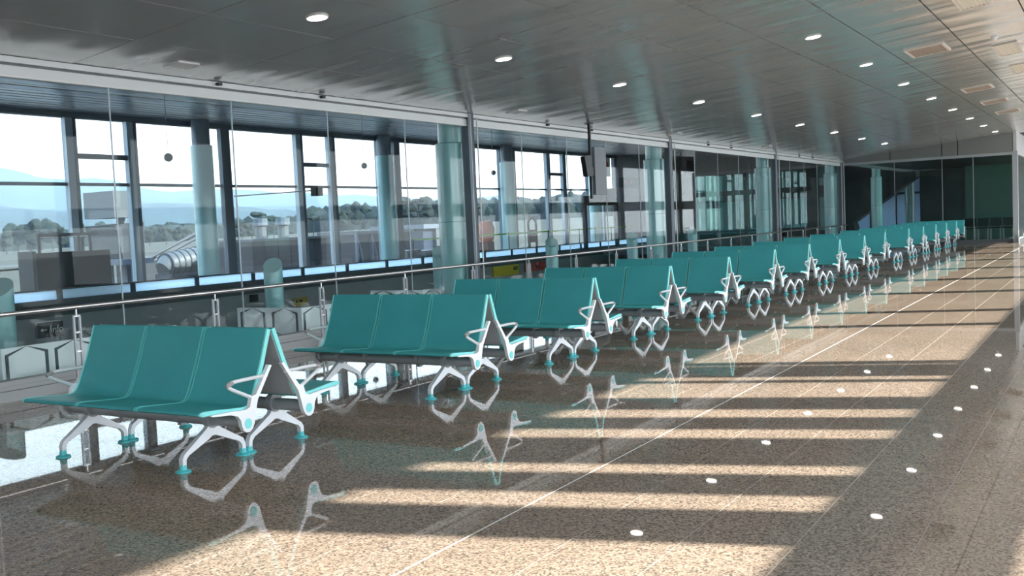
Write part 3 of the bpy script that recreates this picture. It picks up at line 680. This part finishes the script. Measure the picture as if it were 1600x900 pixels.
# ------------------------------------------------------------------ outside: apron, airfield, trees, hills
def gz(x, y):
    d = math.hypot(x, y)
    if d < 130: return LOW_Z
    t = min(1, (d - 130) / 420); a = math.atan2(y, -x)
    return LOW_Z + t * (3.4 + 4.2 * max(0, min(1, (a - .55) / .45)))
gm = MB(); AN = [-.6 + i * .06 for i in range(36)]; RD = [29, 60, 90, 130, 200, 300, 420, 560, 800, 1500, 4000, 9000]
vs = []
for r in RD:
    for a in AN:
        x, y = -r * math.cos(a), r * math.sin(a)
        if r == 29: x, y = -28.4, 28.4 * math.tan(min(max(a, -1.2), 1.2)) if abs(a) < 1.2 else 80
        vs.append((x, y, gz(x, y)))
nA = len(AN); fs = [(i * nA + j, i * nA + j + 1, (i + 1) * nA + j + 1, (i + 1) * nA + j) for i in range(len(RD) - 1) for j in range(nA - 1)]
split = 2 * (nA - 1)
g1 = MB().add(vs, fs[:split]); g2 = MB().add(vs, fs[split:])
struct(build('ground_apron', g1, 'apron'), 'concrete apron outside the facade'); struct(build('ground_airfield', g2, 'grass', smooth=True), 'dry grass airfield outside')
struct(build('ground_runway', MB().add([(-200, -60, gz(-200, 100) + .3), (-212, -60, gz(-212, 100) + .3), (-212, 520, gz(-212, 200) + 1.4), (-200, 520, gz(-200, 200) + 1.4)], [(0, 1, 2, 3)]), 'apron'), 'pale taxiway strip across the grass')
def blob(rx, rz, seed, sub=2):
    bm = bmesh.new(); bmesh.ops.create_icosphere(bm, subdivisions=sub, radius=1)
    for v in bm.verts:
        n = noise.noise(v.co * 2.1 + Vector((seed * 7.3, seed, 0))) + .5 * noise.noise(v.co * 5 + Vector((0, seed * 3.1, 0)))
        v.co *= 1 + .38 * n; v.co.x *= rx; v.co.y *= rx; v.co.z *= rz
    vs = [v.co.copy() for v in bm.verts]; fs = [tuple(v.index for v in f.verts) for f in bm.faces]; bm.free(); return vs, fs
PROTO = []
for s in range(5):
    m = MB(); rr = random.Random(s)
    umb = s < 2
    for k in range(5 if umb else 7):
        vs_, fs_ = blob(rr.uniform(.16, .28), rr.uniform(.07, .11) if umb else rr.uniform(.13, .22), s * 10 + k)
        ox, oy = rr.uniform(-.25, .25), rr.uniform(-.25, .25); oz = .86 + rr.uniform(-.04, .06) if umb else rr.uniform(.35, .85)
        m.add([(v.x + ox, v.y + oy, v.z + oz) for v in vs_], fs_)
    tr = MB().tube([(0, 0, -.15), (.02, 0, .4), (.03, .02, .82)], [.035, .028, .014], 6)
    for k in range(3):
        a = k * 2.1; tr.tube([(.02, 0, .5), (.2 * math.cos(a), .2 * math.sin(a), .82)], .012, 5)
    PROTO.append((m.mesh('crown', 'foliage'), tr.mesh('trunk', 'trunk')))
rt = random.Random(11)
ONES = 'first second third fourth fifth sixth seventh eighth ninth tenth eleventh twelfth thirteenth fourteenth fifteenth sixteenth seventeenth eighteenth nineteenth'.split()
def ordinal(n): return ONES[n - 1] if n < 20 else {20: 'twentieth', 30: 'thirtieth'}.get(n) or {2: 'twenty-', 3: 'thirty-'}[n // 10] + ONES[n % 10 - 1]
# pixel column, pixel height of the top, distance, kind
TR = [(8, 352), (25, 347), (45, 341), (62, 340), (80, 343), (92, 346), (128, 347), (148, 345), (172, 352), (232, 352), (258, 350), (274, 352), (290, 356), (377, 342), (392, 345), (404, 331), (416, 336), (426, 335), (440, 342), (488, 336), (532, 320), (545, 326), (560, 313), (570, 324), (598, 322), (624, 308), (637, 312), (652, 309), (662, 306), (676, 313), (690, 311), (705, 316), (716, 318), (748, 318), (762, 322)]
for k, (px, py) in enumerate(TR):
    D = rt.uniform(420, 540); d = ray(px, py); hd = math.hypot(d.x, d.y); x, y = d.x / hd * D, d.y / hd * D; zt = EYE + d.z / hd * D; zg = gz(x, y)
    kind = (rt.choice((0, 1)) if px > 395 and k % 2 else rt.choice((2, 3, 4)))
    t = empty('tree', (x, y, zg), rt.uniform(0, 6)); h_ = max(6, zt - zg); t.scale = (h_ * rt.uniform(.65, .9), h_ * rt.uniform(.65, .9), h_)
    tag(t, (f'distant {"umbrella-topped" if kind < 2 else "bushy"} tree beyond the airfield, {ordinal(k + 1)} from the left'), 'tree', 'trees beyond the airfield')
    link('crown', PROTO[kind][0], t); link('trunk', PROTO[kind][1], t)
hd_ = MB()
for k in range(260):
    px = rt.uniform(-60, 980); D = rt.uniform(600, 680); d = ray(px, 360); hh = math.hypot(d.x, d.y); x, y = d.x / hh * D, d.y / hh * D
    hgt = rt.uniform(7, 10) + (4.5 if px > 480 else 0)
    vs_, fs_ = blob(rt.uniform(7, 11), hgt, k, 2); zg = gz(x, y); hd_.add([(v.x + x, v.y + y, v.z + zg + 1) for v in vs_], fs_)
o = build('woodland', hd_, 'foliage', smooth=True); o['kind'] = 'stuff'; tag(o, 'dense low woodland behind the tree line', 'woodland')
def ridge(name, pts, D, label, seed):
    m = MB(); n = 80; vs = []; x0, x1 = pts[0][0], pts[-1][0]
    for layer, (dd, fz) in enumerate(((0, 0), (.12, .45), (.25, .8), (.35, 1), (.6, .5), (.9, 0))):
        for i in range(n + 1):
            px = x0 + (x1 - x0) * i / n
            for (a, b_) in zip(pts, pts[1:]):
                if a[0] <= px <= b_[0]: py = a[1] + (b_[1] - a[1]) * (px - a[0]) / (b_[0] - a[0]); break
            d = ray(px, py); hh = math.hypot(d.x, d.y); DD = D * (1 + dd); top = EYE + d.z / hh * D * 1.35
            z = -40 + (top + 40) * fz + (0 if layer in (0, 5) else 14 * noise.noise(Vector((px * .03, layer * 1.7 + seed, 0))))
            vs.append((d.x / hh * DD, d.y / hh * DD, z))
    fs = [(l * (n + 1) + i, l * (n + 1) + i + 1, (l + 1) * (n + 1) + i + 1, (l + 1) * (n + 1) + i) for l in range(5) for i in range(n)]
    struct(build(name, m.add(vs, fs), 'mountain', smooth=True), label)
ridge('mountain_range', [(-260, 250), (0, 261), (30, 266), (57, 276), (82, 280), (120, 281), (147, 275), (197, 288), (260, 300), (320, 296), (402, 297), (440, 303), (462, 298), (525, 306), (552, 303), (617, 308), (700, 312), (780, 306), (860, 318), (1000, 326), (1150, 330)], 5600, 'hazy blue mountain range on the horizon', 1)
ridge('foothills', [(-260, 318), (0, 322), (80, 330), (160, 322), (260, 316), (360, 322), (460, 330), (560, 334), (700, 330), (1000, 340), (1150, 342)], 2600, 'lower hazy foothills in front of the mountains', 5)
struct(build('ground_sunside_added', B(RX + .3, 400, -300, 400, LOW_Z - .3, LOW_Z), 'added_ground'), 'unseen ground added on the sunny side to dim glass reflections')  # unseen ground, added to darken what the glass screen reflects
# aerial haze over the airfield
hz = bpy.data.materials.new('haze'); hz.use_nodes = True; nt = hz.node_tree; nt.nodes.clear()
o_ = nt.nodes.new('ShaderNodeOutputMaterial'); vsn = nt.nodes.new('ShaderNodeVolumeScatter'); vsn.inputs['Color'].default_value = (.45, .72, 1, 1); vsn.inputs['Density'].default_value = .00011
nt.links.new(vsn.outputs[0], o_.inputs['Volume']); MATS['haze'] = hz
struct(build('haze_air', B(-9000, -150, -2500, 16000, -60, 900), 'haze'), 'blue haze over the airfield')

# apron equipment
def place(px, py, X): return on_x(px, py, X)
def yspan(a, b_, py, X): return on_x(a, py, X).y, on_x(b_, py, X).y
# boarding lift with cabin
X = -38; y0, y1 = yspan(156, 204, 350, X); zt = on_x(180, 300, X).z; zm0 = on_x(180, 341, X).z; zc1 = on_x(180, 352, X).z; zc0 = on_x(180, 405, X).z
t = empty('boarding_lift', (X, (y0 + y1) / 2, LOW_Z)); tag(t, 'grey boarding lift with raised cabin outside the facade', 'boarding lift'); w_ = (y1 - y0) / 2
build('upper_cabin', B(-1, 1, -w_, w_ * .5, zm0 - LOW_Z, zt - LOW_Z), 'equip_light', t)
build('lower_cabin', MB().prism([(-w_, zc1 - LOW_Z), (w_ * .9, zc1 - LOW_Z + .1), (w_ * .8, zc0 - LOW_Z), (-w_ * .6, zc0 - LOW_Z)], 'x', -1, 1), 'equip_grey', t)
build('mast', B(-.2, .2, w_ * .35, w_ * .55, 0, zm0 - LOW_Z + .1), 'facade_dark', t)
for s in (-.6, .5): build('support_leg', B(-.15, .15, s * w_ - .12, s * w_ + .12, 0, zc0 - LOW_Z), 'facade_dark', t)
build('platform', B(-1.3, 1.3, -w_, w_ * 1.1, zc0 - LOW_Z - .25, zc0 - LOW_Z), 'facade_dark', t)
# ribbed tank cart
X = -40; y0, y1 = yspan(254, 322, 410, X); z1 = on_x(300, 395, X).z; z0 = on_x(300, 436, X).z
t = empty('tank_trailer', (X, (y0 + y1) / 2, LOW_Z)); tag(t, 'pale ribbed tank trailer parked on the apron', 'trailer'); w_ = (y1 - y0) / 2; rad = .62; zc = (z1 + z0) / 2 - LOW_Z + .2
build('tank', MB().tube([(0, -w_, zc - .3), (0, -w_ + .3, zc - .1), (0, w_, zc + .2)], [rad * .7, rad, rad], 16), 'equip_light', t, smooth=True)
for i in range(7): build('rib', MB().tube([(0, -w_ * .9 + i * w_ * .27, zc - .12 + i * .05), (0, -w_ * .9 + i * w_ * .27 + .07, zc - .12 + i * .05)], rad * 1.05, 16), 'equip_grey', t)
build('chassis', B(-.6, .6, -w_, w_, .6, zc - .5), 'equip_grey', t)
for s in (-.7, .7):
    for a in (-.7, .7): build('wheel', MB().tube([(a - .12, s * w_, .45), (a + .12, s * w_, .45)], .45, 14), 'black', t)
# inclined conveyor
p = place(225, 412, -44); q = place(318, 362, -44)
t = empty('belt_loader', (-44, p.y, LOW_Z)); tag(t, 'slanted belt loader reaching up beside the tank trailer', 'belt loader')
for s in (-.4, .4): build('boom', MB().tube([(s, 0, p.z - LOW_Z), (s, q.y - p.y, q.z - LOW_Z)], .09, 6), 'equip_grey', t)
build('chassis', B(-.7, .7, -1.2, 1.6, .3, p.z - LOW_Z + .15), 'equip_grey', t)
# jet bridge tunnel
X = -36; y0, y1 = yspan(360, 478, 390, X); z1 = on_x(420, 376, X).z
t = empty('jet_bridge', (X, (y0 + y1) / 2, LOW_Z)); tag(t, 'long grey passenger bridge tunnel with two vent stacks', 'jet bridge'); w_ = (y1 - y0) / 2
for i in range(6):
    a = -w_ + 2 * w_ * i / 6; build('wall_panel', B(-1.4, 1.4, a + .02, a + w_ / 3 - .02, 2.2, z1 - LOW_Z), 'equip_grey', t)
build('roof', B(-1.5, 1.5, -w_, w_, z1 - LOW_Z, z1 - LOW_Z + .12), 'equip_light', t)
for px in (408, 443):
    c = on_x(px, 370, X).y - (y0 + y1) / 2; st = build('vent_stack', MB().tube([(0, c, z1 - LOW_Z), (0, c, z1 - LOW_Z + .75)], .28, 12), 'equip_light', t); build('stack_cap', MB().tube([(0, c, z1 - LOW_Z + .75), (0, c, z1 - LOW_Z + 1.1)], .36, 12), 'facade_dark', st)
for s in (-.7, .6): build('support_leg', B(-.4, .4, s * w_ - .3, s * w_ + .3, 0, 2.3), 'equip_grey', t)
# truss tunnel
X = -37; y0, y1 = yspan(528, 618, 380, X); z1 = on_x(575, 360, X).z; z0 = on_x(575, 400, X).z
t = empty('truss_bridge', (X, (y0 + y1) / 2, LOW_Z)); tag(t, 'grey trussed passenger bridge beside the second facade column', 'jet bridge'); w_ = (y1 - y0) / 2
build('tunnel', B(-1.3, 1.2, -w_, w_, 1.5, z1 - LOW_Z - .2), 'equip_grey', t); build('roof', B(-1.5, 1.4, -w_, w_, z1 - LOW_Z - .2, z1 - LOW_Z), 'equip_light', t)
for i in range(4):
    a = -w_ + 2 * w_ * i / 4; build('truss_post', B(1.2, 1.35, a, a + .15, 1.5, z1 - LOW_Z - .2), 'facade_dark', t)
    build('truss_brace', MB().tube([(1.28, a + .1, z1 - LOW_Z - .25), (1.28, a + w_ / 2, 1.6)], .07, 6), 'facade_dark', t)
for s in (-.6, .6): build('support_leg', B(-.4, .4, s * w_ - .3, s * w_ + .3, 0, 1.5), 'equip_grey', t)
# service building and cooling units
X = -42; y0, y1 = yspan(624, 692, 370, X); z1 = on_x(655, 351, X).z
t = empty('service_cabin', (X, (y0 + y1) / 2, LOW_Z)); tag(t, 'blue-grey service cabin with a dark roof outside', 'cabin'); w_ = (y1 - y0) / 2
build('wall_block', B(-2, 2, -w_, w_, 0, z1 - LOW_Z - .3), 'equip_blue', t); build('roof', B(-2.3, 2.3, -w_ - .3, w_ + .3, z1 - LOW_Z - .3, z1 - LOW_Z), 'facade_dark', t)
for s in (-.55, .1): build('pillar', B(2, 2.25, s * w_, s * w_ + .4, 0, z1 - LOW_Z - .3), 'equip_light', t)
for k, (a, b_) in enumerate(((622, 644), (650, 676))):
    X = -32; y0, y1 = yspan(a, b_, 395, X); z1 = on_x(a, 392, X).z
    t = empty('cooling_unit', (X, (y0 + y1) / 2, LOW_Z)); tag(t, ['pale box cooling unit outside, left of the pair', 'pale box cooling unit outside, right of the pair'][k], 'cooling unit', 'cooling units outside'); w_ = (y1 - y0) / 2
    build('casing', B(-.6, .6, -w_, w_, 2.5, z1 - LOW_Z), 'equip_light', t); build('grille', B(.6, .63, -w_ * .8, w_ * .8, z1 - LOW_Z - .75, z1 - LOW_Z - .12), 'equip_grey', t); build('stand', B(-.5, .5, -w_ * .9, w_ * .9, 0, 2.5), 'equip_grey', t)
